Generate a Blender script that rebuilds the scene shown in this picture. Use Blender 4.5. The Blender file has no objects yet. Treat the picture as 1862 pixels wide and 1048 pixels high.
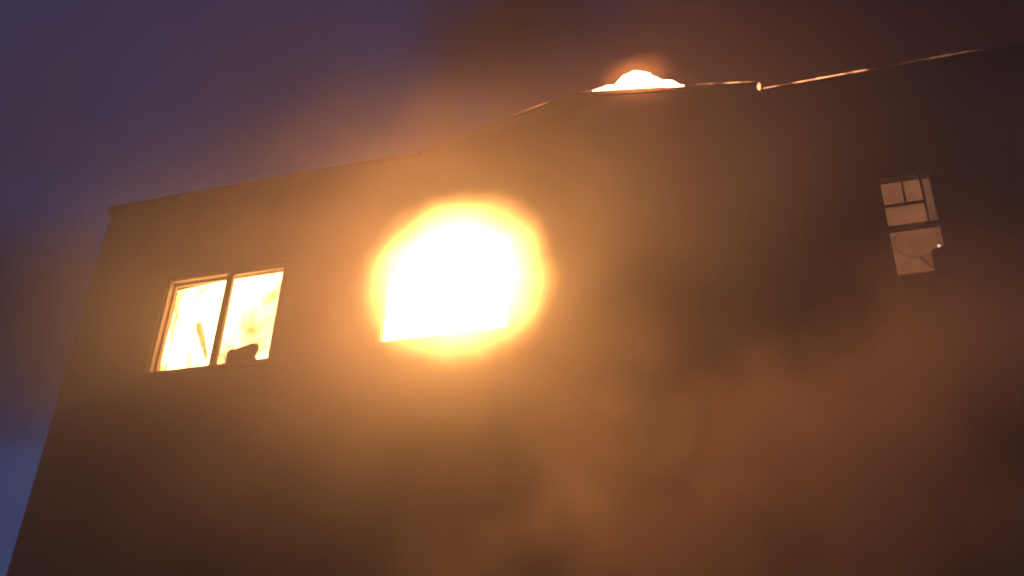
import bpy, bmesh, math, random
from mathutils import Vector, Matrix, noise

random.seed(7)
scene = bpy.context.scene
C = scene.collection

# ------------------------------------------------------------------ camera
cam_data = bpy.data.cameras.new('camera')
cam = bpy.data.objects.new('camera', cam_data)
C.objects.link(cam)
cam_data.sensor_width = 36.0
cam_data.lens = 36.0 * 1767.9 / 1862.0
cam_data.clip_end = 2000
_R = Vector((0.9505529, 0.30855843, 0.03522617))
_U = Vector((0.12601415, -0.48687776, 0.86433239))
_F = Vector((-0.28384789, 0.81715466, 0.50168579))
m = Matrix((_R, _U, -_F)).transposed().to_4x4()
m.translation = Vector((0.0, -8.0, 1.6))
cam.matrix_world = m
scene.camera = cam

# ------------------------------------------------------------------ sky, sun, exposure
world = bpy.data.worlds.new('World')
scene.world = world
world.use_nodes = True
nt = world.node_tree
nt.nodes.clear()
wo = nt.nodes.new('ShaderNodeOutputWorld')
bg = nt.nodes.new('ShaderNodeBackground')
sky = nt.nodes.new('ShaderNodeTexSky')
sky.sky_type = 'NISHITA'
sky.sun_disc = False
sky.sun_elevation = math.radians(3.0)
sky.sun_rotation = math.radians(300)
sky.air_density = 1.0
sky.dust_density = 0.3
sky.ozone_density = 7.5
bg.inputs['Strength'].default_value = 0.12
nt.links.new(sky.outputs['Color'], bg.inputs['Color'])
nt.links.new(bg.outputs['Background'], wo.inputs['Surface'])

sun_data = bpy.data.lights.new('sun', 'SUN')
sun_data.energy = 0.01
sun_data.angle = math.radians(12)
sun_data.color = (1.0, 0.8, 0.65)
sun = bpy.data.objects.new('sun', sun_data)
C.objects.link(sun)
sun.rotation_euler = Vector((0.865, -0.4993, -0.0523)).to_track_quat('-Z', 'Y').to_euler()

scene.view_settings.view_transform = 'Standard'
scene.view_settings.look = 'None'
scene.view_settings.exposure = 0.0
scene.view_settings.gamma = 1.0
scene.cycles.volume_bounces = 2
scene.cycles.max_bounces = 4
scene.cycles.volume_step_rate = 3.0
scene.cycles.volume_max_steps = 256
scene.cycles.use_denoising = True
scene.cycles.use_adaptive_sampling = False
scene.cycles.sample_clamp_indirect = 8
scene.cycles.pixel_filter_type = 'BLACKMAN_HARRIS'
scene.cycles.filter_width = 2.2

# ------------------------------------------------------------------ helpers
def link(o, parent=None):
    C.objects.link(o)
    if parent is not None:
        o.parent = parent
    return o

def obj(name, bm, mat, parent=None, smooth=False):
    me = bpy.data.meshes.new(name)
    bmesh.ops.recalc_face_normals(bm, faces=bm.faces[:])
    bm.to_mesh(me)
    bm.free()
    if mat:
        me.materials.append(mat)
    if smooth:
        for p in me.polygons:
            p.use_smooth = True
    return link(bpy.data.objects.new(name, me), parent)

def empty(name, loc=(0, 0, 0)):
    o = bpy.data.objects.new(name, None)
    o.location = loc
    o.empty_display_size = 0.2
    return link(o)

def tag(o, label=None, cat=None, group=None, kind=None):
    if label: o['label'] = label
    if cat: o['category'] = cat
    if group: o['group'] = group
    if kind: o['kind'] = kind
    return o

def bx(bm, x0, x1, y0, y1, z0, z1):
    v = [bm.verts.new((x, y, z)) for x in (x0, x1) for y in (y0, y1) for z in (z0, z1)]
    for f in ((0, 1, 3, 2), (4, 6, 7, 5), (0, 4, 5, 1), (2, 3, 7, 6), (0, 2, 6, 4), (1, 5, 7, 3)):
        bm.faces.new([v[i] for i in f])

def box(name, mat, parent, *a, bevel=0.0):
    bm = bmesh.new()
    bx(bm, *a)
    if bevel:
        bmesh.ops.bevel(bm, geom=bm.edges[:], offset=bevel, segments=2, affect='EDGES', profile=0.6)
    return obj(name, bm, mat, parent)

def prism_xz(bm, pts, y0, y1):
    a = [bm.verts.new((x, y0, z)) for x, z in pts]
    b = [bm.verts.new((x, y1, z)) for x, z in pts]
    n = len(pts)
    bm.faces.new(a)
    bm.faces.new(b[::-1])
    for i in range(n):
        j = (i + 1) % n
        bm.faces.new((a[i], b[i], b[j], a[j]))

def prism(name, mat, parent, pts, y0, y1, bevel=0.0):
    bm = bmesh.new()
    prism_xz(bm, pts, y0, y1)
    if bevel:
        bmesh.ops.bevel(bm, geom=bm.edges[:], offset=bevel, segments=1, affect='EDGES')
    return obj(name, bm, mat, parent)

def tube(name, mat, parent, pts, radii, seg=10):
    bm = bmesh.new()
    rings = []
    n = len(pts)
    for i, p in enumerate(pts):
        p = Vector(p)
        d = (Vector(pts[min(i + 1, n - 1)]) - Vector(pts[max(i - 1, 0)])).normalized()
        a = d.cross(Vector((0.13, 1, 0.07))).normalized()
        b = d.cross(a)
        rings.append([bm.verts.new(p + (a * math.cos(t) + b * math.sin(t)) * radii[i])
                      for t in [2 * math.pi * k / seg for k in range(seg)]])
    for r0, r1 in zip(rings, rings[1:]):
        for k in range(seg):
            bm.faces.new((r0[k], r0[(k + 1) % seg], r1[(k + 1) % seg], r1[k]))
    bm.faces.new(rings[0]); bm.faces.new(rings[-1][::-1])
    return obj(name, bm, mat, parent, smooth=True)

# ------------------------------------------------------------------ materials
def new_mat(name):
    mt = bpy.data.materials.new(name)
    mt.use_nodes = True
    mt.node_tree.nodes.clear()
    return mt, mt.node_tree.nodes, mt.node_tree.links

def surf(name, c0, c1, scale=4.0, rough=0.8, bump=0.15, detail=6):
    mt, N, L = new_mat(name)
    out = N.new('ShaderNodeOutputMaterial')
    p = N.new('ShaderNodeBsdfPrincipled')
    tc = N.new('ShaderNodeTexCoord')
    nz = N.new('ShaderNodeTexNoise')
    nz.inputs['Scale'].default_value = scale
    nz.inputs['Detail'].default_value = detail
    nz.inputs['Roughness'].default_value = 0.6
    mx = N.new('ShaderNodeMix'); mx.data_type = 'RGBA'
    mx.inputs[6].default_value = (*c0, 1); mx.inputs[7].default_value = (*c1, 1)
    L.new(tc.outputs['Object'], nz.inputs['Vector'])
    L.new(nz.outputs['Fac'], mx.inputs[0])
    L.new(mx.outputs[2], p.inputs['Base Color'])
    p.inputs['Roughness'].default_value = rough
    if bump:
        n2 = N.new('ShaderNodeTexNoise'); n2.inputs['Scale'].default_value = scale * 12
        n2.inputs['Detail'].default_value = 4
        bp = N.new('ShaderNodeBump'); bp.inputs['Strength'].default_value = bump
        bp.inputs['Distance'].default_value = 0.02
        L.new(tc.outputs['Object'], n2.inputs['Vector'])
        L.new(n2.outputs['Fac'], bp.inputs['Height'])
        L.new(bp.outputs['Normal'], p.inputs['Normal'])
    L.new(p.outputs['BSDF'], out.inputs['Surface'])
    return mt

def glow_mat(name, lo, hi, scale=2.0, col=(1.0, 0.325, 0.12), stretch=(1, 1, 0.5), p0=0.35, p1=0.65):
    """glowing surface, for flames and for light put in as emission: strength wanders between lo and hi"""
    mt, N, L = new_mat(name)
    out = N.new('ShaderNodeOutputMaterial')
    em = N.new('ShaderNodeEmission')
    em.inputs['Color'].default_value = (*col, 1)
    tc = N.new('ShaderNodeTexCoord')
    mp = N.new('ShaderNodeMapping'); mp.inputs['Scale'].default_value = stretch
    nz = N.new('ShaderNodeTexNoise'); nz.inputs['Scale'].default_value = scale
    nz.inputs['Detail'].default_value = 3; nz.inputs['Distortion'].default_value = 0.6
    mr = N.new('ShaderNodeMapRange')
    mr.inputs[1].default_value = p0; mr.inputs[2].default_value = p1
    mr.inputs[3].default_value = lo; mr.inputs[4].default_value = hi
    L.new(tc.outputs['Object'], mp.inputs['Vector'])
    L.new(mp.outputs['Vector'], nz.inputs['Vector'])
    L.new(nz.outputs['Fac'], mr.inputs[0])
    L.new(mr.outputs[0], em.inputs['Strength'])
    L.new(em.outputs[0], out.inputs['Surface'])
    return mt

M = {}
M['render'] = surf('sooty_render', (0.075, 0.056, 0.045), (0.035, 0.027, 0.023), 0.7, 0.9, 0.25)
M['inner'] = surf('scorched_plaster', (0.30, 0.24, 0.19), (0.12, 0.09, 0.07), 1.5, 0.9, 0.2)
M['coping'] = surf('weathered_coping', (0.13, 0.10, 0.085), (0.07, 0.055, 0.05), 3, 0.7, 0.2)
M['roof'] = surf('roof_felt', (0.06, 0.055, 0.05), (0.035, 0.03, 0.03), 3, 0.9, 0.3)
M['frame'] = surf('window_paint', (0.22, 0.15, 0.11), (0.08, 0.055, 0.04), 6, 0.55, 0.05)
M['dark_frame'] = surf('dark_window_paint', (0.09, 0.06, 0.045), (0.05, 0.035, 0.03), 6, 0.6, 0.05)
M['char'] = surf('charred_wood', (0.03, 0.022, 0.018), (0.012, 0.01, 0.009), 8, 0.9, 0.4)
M['ground'] = surf('yard_asphalt', (0.055, 0.05, 0.048), (0.035, 0.033, 0.032), 2, 0.9, 0.3)
M['fan'] = surf('fan_wire', (0.10, 0.06, 0.04), (0.06, 0.04, 0.03), 6, 0.6, 0.0)
M['fire_left'] = glow_mat('fire_left', 2.2, 24.0, 2.1, (1.0, 0.46, 0.12), p0=0.36, p1=0.58)
M['fire_mid'] = glow_mat('fire_mid', 20.0, 36.0, 1.2)
M['fire_roof'] = glow_mat('fire_roof', 35.0, 60.0, 3.0)
M['fire_small'] = glow_mat('fire_small', 2.0, 6.0, 12.0)
M['ember'] = glow_mat('ember', 0.12, 7.0, 5.0, (1.0, 0.36, 0.14), (1, 1, 1), 0.40, 0.66)
M['ember_dim'] = glow_mat('ember_dim', 0.1, 1.4, 4.0, (1.0, 0.36, 0.16), (1, 1, 1), 0.40, 0.66)
M['blind'] = glow_mat('glowing_blind', 0.27, 0.46, 7.0, (1.0, 0.40, 0.17), (1, 1, 1))  # room light behind the window put into the blind as emission
M['blind_dim'] = glow_mat('glowing_curtain', 0.2, 0.26, 5.0, (1.0, 0.43, 0.22), (1, 1, 1))  # dimmer room light, put into the curtain's own emission
M['glint_glow'] = glow_mat('glint_glow', 3.0, 3.2, 3.0, (1.0, 0.8, 0.65))

for k in ('ember', 'ember_dim', 'blind', 'blind_dim', 'glint_glow', 'fire_small'):
    M[k].cycles.emission_sampling = 'NONE'

def glass_mat():
    mt, N, L = new_mat('sooty_glass')
    out = N.new('ShaderNodeOutputMaterial')
    tr = N.new('ShaderNodeBsdfTransparent'); tr.inputs['Color'].default_value = (0.86, 0.83, 0.8, 1)
    gl = N.new('ShaderNodeBsdfGlossy'); gl.inputs['Roughness'].default_value = 0.05
    gl.inputs['Color'].default_value = (0.9, 0.9, 0.9, 1)
    fr = N.new('ShaderNodeFresnel'); fr.inputs['IOR'].default_value = 1.45
    mx = N.new('ShaderNodeMixShader')
    L.new(fr.outputs[0], mx.inputs[0]); L.new(tr.outputs[0], mx.inputs[1]); L.new(gl.outputs[0], mx.inputs[2])
    L.new(mx.outputs[0], out.inputs['Surface'])
    return mt
M['glass'] = glass_mat()

# ------------------------------------------------------------------ ground
bm = bmesh.new()
g = 24
vs = [[bm.verts.new((-48 + 96 * i / g, -48 + 96 * j / g,
                     0.03 * noise.noise(Vector((i * .7, j * .7, 0))) - 0.04)) for j in range(g + 1)] for i in range(g + 1)]
for i in range(g):
    for j in range(g):
        bm.faces.new((vs[i][j], vs[i + 1][j], vs[i + 1][j + 1], vs[i][j + 1]))
tag(obj('ground', bm, M['ground'], smooth=True), 'dark asphalt yard in front of the burning building', kind='structure')

# ------------------------------------------------------------------ building
X0, X1, Y1, T = -8.15, 9.0, 9.0, 0.22         # left corner, right corner, depth, wall thickness
ZB = 8.42                                      # underside of the coping
WIN = {'L': (-7.04, -5.48, 6.03, 7.26), 'M': (-4.27, -2.79, 6.06, 7.27), 'R': (0.80, 1.26, 6.11, 7.20)}
bld = empty('building', (0, 0, 0))
tag(bld, 'dark rendered building with flat parapet roof, burning behind its upper windows', 'building')

bm = bmesh.new()                               # front wall, openings cut as real holes
xs = [X0]
for k in ('L', 'M', 'R'):
    a, b, z0, z1 = WIN[k]
    bx(bm, xs[-1], a, 0, T, -0.05, ZB)
    bx(bm, a, b, 0, T, -0.05, z0)
    bx(bm, a, b, 0, T, z1, ZB)
    xs.append(b)
bx(bm, xs[-1], X1, 0, T, -0.05, ZB)
bmesh.ops.remove_doubles(bm, verts=bm.verts[:], dist=1e-5)
obj('front_wall', bm, M['render'], bld)
box('side_wall', M['render'], bld, X0, X0 + T, T, Y1, -0.05, ZB)
box('side_wall', M['render'], bld, X1 - T, X1, T, Y1, -0.05, ZB)
box('rear_wall', M['render'], bld, X0 + T, X1 - T, Y1 - T, Y1, -0.05, ZB)
box('floor_slab', M['inner'], bld, X0 + T, X1 - T, T, Y1 - T, 4.95, 5.15)
box('roof', M['roof'], bld, X0 + T, X1 - T, T, Y1 - T, 7.85, 8.05)
for x in (-4.95, -0.6, 3.0):
    box('partition_wall', M['inner'], bld, x, x + 0.12, T, 4.4, 5.15, 7.85)
box('partition_wall', M['inner'], bld, X0 + T, X1 - T, 4.4, 4.52, 5.15, 7.85)

# parapet coping: left run, shallow pediment, right run
PED = [(-3.95, 8.42), (-0.16, 8.42), (-0.16, 8.54), (-2.1, 8.86), (-3.95, 8.44)]
bm = bmesh.new(); prism_xz(bm, PED, 0.0, T)
obj('pediment', bm, M['render'], bld)
co = 0.012
def strip(xa, za, xb, zb, th=0.07, name='coping'):
    return prism(name, M['render'], bld, [(xa, za), (xb, zb), (xb, zb + th), (xa, za + th)], -co, T + co, 0.008)
xa = X0 - 0.10
while xa < -3.96:                              # coping slabs, about a metre each, laid with fine joints
    xb = min(xa + 1.05, -3.955)
    strip(xa, ZB, xb - 0.003, ZB, 0.078 + random.uniform(-.004, .004)); xa = xb
strip(-3.95, 8.445, -3.023, 8.6545); strip(-3.02, 8.656, -2.1, 8.865)
strip(-2.095, 8.864, -1.122, 8.7035); strip(-1.12, 8.703, -0.15, 8.543, 0.06)
xa = -0.145
while xa < X1:
    xb = min(xa + 1.05, X1 + 0.1)
    strip(xa, ZB, xb - 0.003, ZB, 0.078 + random.uniform(-.004, .004)); xa = xb
for s in (X0 - 0.10, X1 - T - 0.07):
    prism_pts = [(s, ZB), (s + T + 0.17, ZB), (s + T + 0.17, ZB + 0.078), (s, ZB + 0.078)]
    prism('coping', M['coping'], bld, prism_pts, T + co + 0.006, Y1, 0.008)

# windows: frame is the part, its pieces are sub-parts
def frame_mesh(a, b, z0, z1, w, y0, y1, mat, name='window_frame'):
    bm = bmesh.new()
    bx(bm, a, a + w, y0, y1, z0, z1); bx(bm, b - w, b, y0, y1, z0, z1)
    bx(bm, a + w, b - w, y0, y1, z0, z0 + w); bx(bm, a + w, b - w, y0, y1, z1 - w, z1)
    return obj(name, bm, mat, bld)

a, b, z0, z1 = WIN['L']
wl = frame_mesh(a, b, z0, z1, 0.035, 0.03, 0.10, M['frame'])
box('mullion', M['frame'], wl, -6.26, -6.21, 0.045, 0.10, z0 + 0.035, z1 - 0.035)
box('sash_stile', M['frame'], wl, -6.205, -6.165, 0.03, 0.075, z0 + 0.035, z1 - 0.035)
box('sash_stile', M['frame'], wl, -7.005, -6.98, 0.10, 0.13, z0 + 0.035, z1 - 0.035)
box('sash_rail', M['frame'], wl, -6.98, -6.26, 0.10, 0.13, z1 - 0.06, z1 - 0.035)
box('sash_rail', M['frame'], wl, -6.165, -5.515, 0.035, 0.07, z1 - 0.06, z1 - 0.035)
box('sill', M['render'], wl, a + 0.002, b - 0.002, -0.01, 0.03, z0 - 0.05, z0 + 0.002)

a, b, z0, z1 = WIN['M']
wm = frame_mesh(a, b, z0, z1, 0.045, 0.05, 0.12, M['frame'])
box('mullion', M['char'], wm, -3.56, -3.51, 0.06, 0.11, z0 + 0.9, z1 - 0.045)
box('sill', M['render'], wm, a + 0.002, b - 0.002, -0.01, 0.05, z0 - 0.05, z0 + 0.002)

a, b, z0, z1 = WIN['R']
wr = frame_mesh(a, b, z0, z1, 0.015, 0.02, 0.09, M['dark_frame'])
zm = 6.63
box('meeting_rail', M['dark_frame'], wr, a + .015, b - .015, 0.015, 0.085, zm - 0.018, zm + 0.014)
box('glazing_bar', M['dark_frame'], wr, 1.155, 1.172, 0.03, 0.06, zm + 0.014, z1 - 0.015)
box('glazing_bar', M['dark_frame'], wr, a + .015, 1.155, 0.03, 0.06, 6.872, 6.889)
box('glazing_bar', M['dark_frame'], wr, 0.995, 1.012, 0.032, 0.058, 6.889, z1 - 0.015)
for (pa, pb, pz0, pz1) in ((a + .015, .995, 6.889, z1 - .015), (1.012, 1.155, 6.889, z1 - .015),
                           (a + .015, 1.155, zm + .014, 6.872), (1.172, b - .015, zm + .014, z1 - .015),
                           (a + .015, b - .015, z0 + .015, zm - .018)):
    box('pane', M['glass'], wr, pa, pb, 0.042, 0.047, pz0, pz1)
box('sill', M['render'], wr, a + 0.002, b - 0.002, -0.012, 0.02, z0 - 0.02, z0 + 0.002)
box('blind', M['blind'], wr, a - 0.10, 1.175, 0.145, 0.15, z0 - 0.1, z1 + 0.25)
box('curtain', M['blind_dim'], wr, 1.177, b + 0.14, 0.15, 0.155, zm + 0.02, z1 + 0.25)
box('blind', M['blind'], wr, 1.177, b + 0.14, 0.147, 0.152, z0 - 0.1, zm + 0.018)

# ------------------------------------------------------------------ fire
def flame_blob(name, mat, centre, radii, lumps, amp, sub=4, seed=0, sharp=0.0, flat=None, boxy=2.0):
    """lumpy closed flame body, tongues drawn upwards"""
    bm = bmesh.new()
    bmesh.ops.create_icosphere(bm, subdivisions=sub, radius=1.0)
    for v in bm.verts:
        p = v.co.copy()
        n = noise.noise(p * lumps + Vector((seed, seed * 1.7, 0)))
        n2 = noise.noise(p * lumps * 2.3 + Vector((seed * 3.1, 0, seed)))
        k = 1 + amp * n + amp * 0.5 * n2
        if p.z > 0:
            k += sharp * max(0, n) * p.z
        q = p * k / (abs(p.x) ** boxy + abs(p.y) ** boxy + abs(p.z) ** boxy) ** (1 / boxy)
        v.co = Vector((q.x * radii[0], q.y * radii[1], q.z * radii[2]))
        if flat is not None and v.co.z < flat:
            v.co.z = flat
    o = obj(name, bm, mat, smooth=True)
    o.location = centre
    return o

tag(flame_blob('fire', M['fire_left'], (-6.4, 1.95, 6.95), (1.35, 1.55, 0.72), 1.5, 0.10, 3, 3, boxy=6),
    'bright yellow fire filling the room behind the two-part window by the corner', 'fire')
tag(flame_blob('fire', M['fire_mid'], (-3.2, 1.75, 6.9), (1.45, 1.5, 0.8), 1.4, 0.10, 3, 8, boxy=6),
    'blinding white fire bursting out of the middle window', 'fire')

def roof_flame():
    bm = bmesh.new()
    prof = [(-1.93, .006), (-1.86, .035), (-1.79, .075), (-1.73, .085), (-1.68, .08), (-1.65, .13), (-1.61, .19), (-1.54, .245), (-1.45, .29),
            (-1.38, .285), (-1.29, .23), (-1.22, .165), (-1.17, .12), (-1.09, .105), (-1.04, .10), (-1.0, .05), (-0.97, .02), (-0.93, 0.006)]
    fine = []
    for (xa, ha), (xb, hb) in zip(prof, prof[1:]):
        fine += [(xa, ha), ((xa + xb) / 2, (ha + hb) / 2 * 1.02)]
    prof = fine + [prof[-1]]
    rings = []
    for i, (x, h) in enumerate(prof):
        base = 8.931 - 0.165 * (x + 2.1)
        d = 0.03 + 0.06 * min(1, h / 0.2)
        r = []
        for k in range(9):
            t = math.pi * k / 8
            s = 1 + 0.12 * noise.noise(Vector((x * 5, k * .8, 0)))
            jag = 1 + 0.30 * noise.noise(Vector((x * 17, k * .35, 3))) * math.sin(t)
            r.append(bm.verts.new((x, 0.02 - d * math.cos(t) * s, base + 0.88 * h * jag * math.sin(t) ** 0.7)))
        rings.append(r)
    for r0, r1 in zip(rings, rings[1:]):
        for k in range(8):
            bm.faces.new((r0[k], r1[k], r1[k + 1], r0[k + 1]))
        bm.faces.new((r0[0], r0[8], r1[8], r1[0]))
    bm.faces.new(rings[0]); bm.faces.new(rings[-1])
    return obj('fire', bm, M['fire_roof'], smooth=True)
tag(roof_flame(), 'rounded mound of white-hot flame standing on the roof edge', 'fire')

def ember(x0, z0, x1, z1, n, r, seed, mat='ember'):
    pts, rad = [], []
    for i in range(n + 1):
        t = i / n
        w = noise.noise(Vector((t * n * 0.35, seed, 0)))
        pts.append((x0 + (x1 - x0) * t, -0.012 + 0.003 * w, z0 + (z1 - z0) * t + r * 0.5 * max(0, w)))
        rad.append(r * (0.6 + 1.0 * max(0, w)) * min(1, 6 * t + .15, 6 * (1 - t) + .15))
    return tube('ember_line', M[mat], None, pts, rad, 8)
def ctop(x): return 8.931 - 0.165 * (x + 2.1) if x > -2.1 else 8.512 + 0.2283 * (x + 3.95)
G = 'glowing lines of embers along the roof edge'
tag(ember(-2.86, ctop(-2.86), -2.12, ctop(-2.12), 16, 0.006, 1, 'ember_dim'), 'faint thin line of embers climbing the slope up to the roof flame', 'embers', G)
tag(ember(-2.08, ctop(-2.08), -1.93, ctop(-1.93), 6, 0.007, 3, 'ember_dim'), 'shortest ember line at the peak just before the roof flame', 'embers', G)
tag(ember(-0.90, ctop(-.90), -0.2, ctop(-.2) - .006, 34, 0.008, 2), 'lumpy orange ember line between the roof flame and the step', 'embers', G)
tag(ember(-0.13, 8.499, 0.95, 8.499, 52, 0.008, 5), 'broken orange ember line running on from the step in the roof edge', 'embers', G)
tag(ember(1.2, 8.499, 1.9, 8.499, 16, 0.006, 9, 'ember_dim'), 'faintest last ember line far along the roof edge', 'embers', G)
tag(flame_blob('fire', M['fire_small'], (-0.165, -0.005, 8.54), (0.018, 0.015, 0.045), 2, 0.3, 3, 4, .6),
    'small yellow flame at the step in the roof edge', 'fire')
tag(flame_blob('fire', M['fire_small'], (-6.09, 0.03, 6.12), (0.045, 0.035, 0.06), 2, 0.3, 3, 6, .6),
    'small round white flame on the sill beside the charred board', 'fire')

def flame_halo_volume(centre, radii, strength, power, label, col=(1.0, 0.45, 0.11), wob=0.3, nscale=2.0):
    """burning gas and its halo, both put in as emission (1 - r^2)^power with a wandering outline"""
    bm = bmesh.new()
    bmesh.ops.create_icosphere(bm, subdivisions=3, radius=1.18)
    mt, N, L = new_mat('flame_gas_halo')
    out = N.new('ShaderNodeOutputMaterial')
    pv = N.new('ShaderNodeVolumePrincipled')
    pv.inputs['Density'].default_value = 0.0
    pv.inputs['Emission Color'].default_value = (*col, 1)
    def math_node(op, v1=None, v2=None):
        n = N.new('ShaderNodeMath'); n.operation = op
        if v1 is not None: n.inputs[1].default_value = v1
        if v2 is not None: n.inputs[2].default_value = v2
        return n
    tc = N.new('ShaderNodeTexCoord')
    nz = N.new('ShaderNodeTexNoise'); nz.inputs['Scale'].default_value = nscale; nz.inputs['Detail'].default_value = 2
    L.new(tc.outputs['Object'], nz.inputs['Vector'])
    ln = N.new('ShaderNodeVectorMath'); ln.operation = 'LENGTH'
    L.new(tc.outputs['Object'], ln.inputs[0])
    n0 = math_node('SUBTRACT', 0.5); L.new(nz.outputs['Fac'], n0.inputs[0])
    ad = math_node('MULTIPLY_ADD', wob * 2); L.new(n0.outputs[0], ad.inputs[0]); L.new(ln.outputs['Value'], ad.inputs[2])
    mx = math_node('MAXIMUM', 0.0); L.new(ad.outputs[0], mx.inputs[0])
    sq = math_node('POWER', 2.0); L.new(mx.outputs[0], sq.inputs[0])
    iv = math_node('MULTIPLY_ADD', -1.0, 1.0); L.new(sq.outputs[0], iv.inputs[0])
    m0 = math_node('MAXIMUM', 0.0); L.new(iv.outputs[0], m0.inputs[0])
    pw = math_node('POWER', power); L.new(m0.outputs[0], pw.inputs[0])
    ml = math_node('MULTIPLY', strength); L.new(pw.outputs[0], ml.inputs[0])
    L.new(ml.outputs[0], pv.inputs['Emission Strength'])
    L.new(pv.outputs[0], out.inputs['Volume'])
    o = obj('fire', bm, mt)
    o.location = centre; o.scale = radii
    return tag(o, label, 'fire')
flame_halo_volume((-3.2, -0.42, 6.43), (1.12, 0.70, 1.04), 46.0, 2.7, 'ball of burning gas billowing outside the middle window, its halo painted in as glow', wob=0.16)  # soft glow round the window is painted into this gas as emission
flame_halo_volume((-1.43, -0.02, 9.0), (0.5, 0.2, 0.32), 3.0, 2.2, 'orange halo painted as glowing gas around the white mound on the roof', (1.0, 0.27, 0.07), 0.45, 2.6)  # orange rim of lit haze, put in as emission

# ------------------------------------------------------------------ things at the windows
bm = bmesh.new()
prism_xz(bm, [(-6.14, 6.04), (-5.70, 6.04), (-5.70, 6.09), (-5.755, 6.13), (-5.785, 6.20), (-5.76, 6.28), (-5.77, 6.335), (-5.84, 6.345), (-5.90, 6.33), (-5.96, 6.32), (-6.03, 6.30), (-6.09, 6.305), (-6.14, 6.27)], 0.16, 0.20)
tag(obj('charred_board', bm, M['char']), 'charred broken board standing upright inside the corner window', 'board')
bm = bmesh.new()
for i, (x, z, w) in enumerate([(-6.72, 6.80, .03), (-6.69, 6.70, .045), (-6.64, 6.6, .04), (-6.60, 6.5, .035), (-6.55, 6.4, .022), (-6.51, 6.3, .008)]):
    r = [bm.verts.new((x - w, .30, z)), bm.verts.new((x - w * .3, .33, z)), bm.verts.new((x + w * .4, .29, z)), bm.verts.new((x + w, .32, z))]
    if i:
        for k in range(3):
            bm.faces.new((prev[k], prev[k + 1], r[k + 1], r[k]))
    prev = r
cl = glow_mat('glowing_cloth', 0.5, 2.0, 9.0, (1.0, 0.55, 0.13))  # glow added so the cloth isn't dark against the fire
cl.cycles.emission_sampling = 'NONE'
o = obj('curtain_remnant', bm, cl)
sm = o.modifiers.new('thick', 'SOLIDIFY'); sm.thickness = 0.002
tag(o, 'burnt strip of curtain with added glow, hanging in the left half of the corner window', 'curtain')
tube_pts = [(-6.97 + 0.002 * i, 0.20 + .004 * math.sin(i), 6.98 - 0.062 * i) for i in range(14)]
tag(tube('burnt_cord', M['char'], None, tube_pts, [0.006 + 0.006 * abs(noise.noise(Vector((i * .8, 2, 0)))) for i in range(14)], 8),
    'thin burnt cord hanging beside the frame of the corner window', 'cord')

# things behind the lower pane of the narrow window
fan = empty('round_fan', (1.02, 0.11, 6.14))
tag(fan, 'round fan guard on a thin leg behind the lower pane of the narrow window', 'fan')
ring = [(0.19 * math.cos(t) + 0.02, 0, 0.37 + 0.17 * math.sin(t)) for t in [2 * math.pi * k / 36 for k in range(37)]]
tube('guard_ring', M['fan'], fan, ring, [0.0035] * 37, 6)
tube('leg', M['fan'], fan, [(0.02, 0.0, 0.20), (0.08, 0.004, 0.10), (0.15, 0.0, 0.0)], [0.006] * 3, 6)
bx_pts = [(1.125, 6.08), (1.34, 6.08), (1.34, 6.40), (1.22, 6.395), (1.17, 6.372), (1.135, 6.368)]
tag(prism('sack', M['char'], None, bx_pts, 0.06, 0.098, 0.004), 'dark lumpy sack blocking the lower corner of the narrow window', 'sack')
bm = bmesh.new()
bmesh.ops.create_uvsphere(bm, u_segments=10, v_segments=8, radius=0.013)
o = obj('glint_bead', bm, M['glint_glow'], smooth=True); o.location = (1.205, 0.07, 6.405)  # reflected spark put in as a small emissive bead
tag(o, 'tiny white glint put in as a glowing bead on top of the dark sack', 'light')

# ------------------------------------------------------------------ smoke and haze
def smoke_mat(name, col, dens, scale, lo, hi, aniso=0.2, soft=0.35, seed=0.0, detail=3, absorb=(0, 0, 0), stretch=(1, 1, 1)):
    """density = noise x soft fall-off to the domain's ellipsoid edge (object space is a unit ball)"""
    mt, N, L = new_mat(name)
    out = N.new('ShaderNodeOutputMaterial')
    pv = N.new('ShaderNodeVolumePrincipled')
    pv.inputs['Color'].default_value = (*col, 1)
    pv.inputs['Anisotropy'].default_value = aniso
    tc = N.new('ShaderNodeTexCoord')
    ln = N.new('ShaderNodeVectorMath'); ln.operation = 'LENGTH'
    L.new(tc.outputs['Object'], ln.inputs[0])
    fall = N.new('ShaderNodeMapRange'); fall.interpolation_type = 'SMOOTHSTEP'
    fall.inputs[1].default_value = 1.0; fall.inputs[2].default_value = soft
    L.new(ln.outputs['Value'], fall.inputs[0])
    geo = N.new('ShaderNodeNewGeometry')
    mp = N.new('ShaderNodeMapping'); mp.inputs['Location'].default_value = (seed, seed * .7, seed * 1.3)
    mp.inputs['Scale'].default_value = stretch
    nz = N.new('ShaderNodeTexNoise'); nz.inputs['Scale'].default_value = scale
    nz.inputs['Detail'].default_value = detail; nz.inputs['Roughness'].default_value = 0.55
    L.new(geo.outputs['Position'], mp.inputs['Vector'])
    L.new(mp.outputs['Vector'], nz.inputs['Vector'])
    mr = N.new('ShaderNodeMapRange')
    mr.inputs[1].default_value = lo; mr.inputs[2].default_value = hi
    mr.inputs[3].default_value = 0.0; mr.inputs[4].default_value = dens
    L.new(nz.outputs['Fac'], mr.inputs[0])
    ml = N.new('ShaderNodeMath'); ml.operation = 'MULTIPLY'
    L.new(fall.outputs[0], ml.inputs[0]); L.new(mr.outputs[0], ml.inputs[1])
    L.new(ml.outputs[0], pv.inputs['Density'])
    L.new(pv.outputs[0], out.inputs['Volume'])
    return mt

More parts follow.
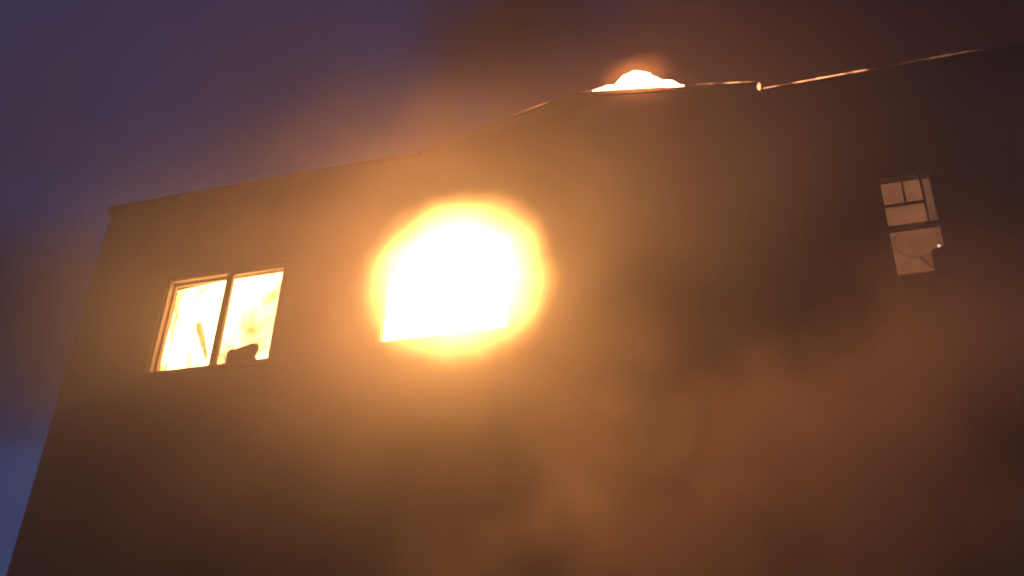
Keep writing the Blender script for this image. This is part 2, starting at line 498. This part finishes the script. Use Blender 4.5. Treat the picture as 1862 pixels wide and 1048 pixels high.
def smoke(mat, loc, rad, label, rot=(0, 0, 0), name='smoke_cloud'):
    bm = bmesh.new()
    bmesh.ops.create_icosphere(bm, subdivisions=3, radius=1.04)
    o = obj(name, bm, mat)
    o.location = loc; o.scale = rad; o.rotation_euler = rot
    return tag(o, label, 'smoke', kind='stuff')

smoke(smoke_mat('smoke_burst', (0.85, 0.81, 0.77), 0.10, 0.8, 0.0, 0.55, 0.35, 0.0, 2, 1), (-3.05, -0.75, 5.75), (2.3, 1.0, 2.2),
      'glowing smoke pouring out of the middle burning window')
smoke(smoke_mat('smoke_bank', (0.97, 0.80, 0.62), 1.9, 0.9, 0.42, 0.64, 0.4, 0.3, 12.3, 3), (0.6, -2.1, 3.3), (3.9, 1.6, 2.1),
      'brown smoke billowing low in front of the wall')
smoke(smoke_mat('smoke_puff', (0.97, 0.80, 0.62), 0.8, 1.0, 0.36, 0.66, 0.3, 0.0, 61, 3), (0.5, -1.5, 3.7), (2.0, 1.0, 1.3),
      'soft brown puff of smoke below the dim narrow window')
smoke(smoke_mat('smoke_veil', (0.88, 0.84, 0.8), 0.25, 0.5, 0.34, 0.64, 0.4, 0.3, 31, 2), (-1.9, -1.9, 5.2), (6.3, 1.6, 3.1),
      'thin smoke veil hanging in front of the wall and windows')
smoke(smoke_mat('smoke_roof', (0.64, 0.46, 0.34), 2.2, 0.4, 0.3, 0.62, 0.2, 0.55, 5, 2), (4.0, 4.0, 12.4), (8.8, 3.8, 5.0),
      'thick dark smoke rising above the burning roof')
smoke(smoke_mat('smoke_column', (0.26, 0.17, 0.12), 2.4, 0.8, 0.36, 0.66, 0.2, 0.0, 15, 3), (-3.5, 1.5, 11.4), (1.9, 1.6, 3.6),
      'narrow brown smoke column rising above the middle window')
smoke(smoke_mat('smoke_lip', (0.72, 0.55, 0.42), 0.6, 0.9, 0.30, 0.62, 0.3, 0.1, 51, 2), (-3.9, -0.5, 8.45), (3.0, 0.65, 1.0),
      'smoke curling up over the roof edge above the middle window')
smoke(smoke_mat('smoke_drift', (0.62, 0.46, 0.45), 0.15, 0.16, 0.35, 0.62, 0.2, 0.5, 21, 2), (-11.0, 3.5, 12.4), (9.0, 6.0, 5.5),
      'thin purple smoke drifting across the dusk sky beside the building')

smoke(smoke_mat('smoke_shred', (0.45, 0.38, 0.40), 0.9, 0.3, 0.3, 0.6, 0.2, 0.4, 41, 2), (-21.0, 10.0, 13.3), (6.0, 4.0, 3.6),
      'dark shred of smoke in the sky left of the building corner')

bm = bmesh.new()
bx(bm, -50, 50, -50, 50, -1.1, 18.2)
mt, N, L = new_mat('haze_air')
out = N.new('ShaderNodeOutputMaterial'); pv = N.new('ShaderNodeVolumePrincipled')
pv.inputs['Color'].default_value = (0.85, 0.82, 0.8, 1); pv.inputs['Density'].default_value = 0.018
pv.inputs['Anisotropy'].default_value = 0.3
L.new(pv.outputs[0], out.inputs['Volume'])
tag(obj('haze', bm, mt), 'thin smoky evening haze around the building', kind='stuff')
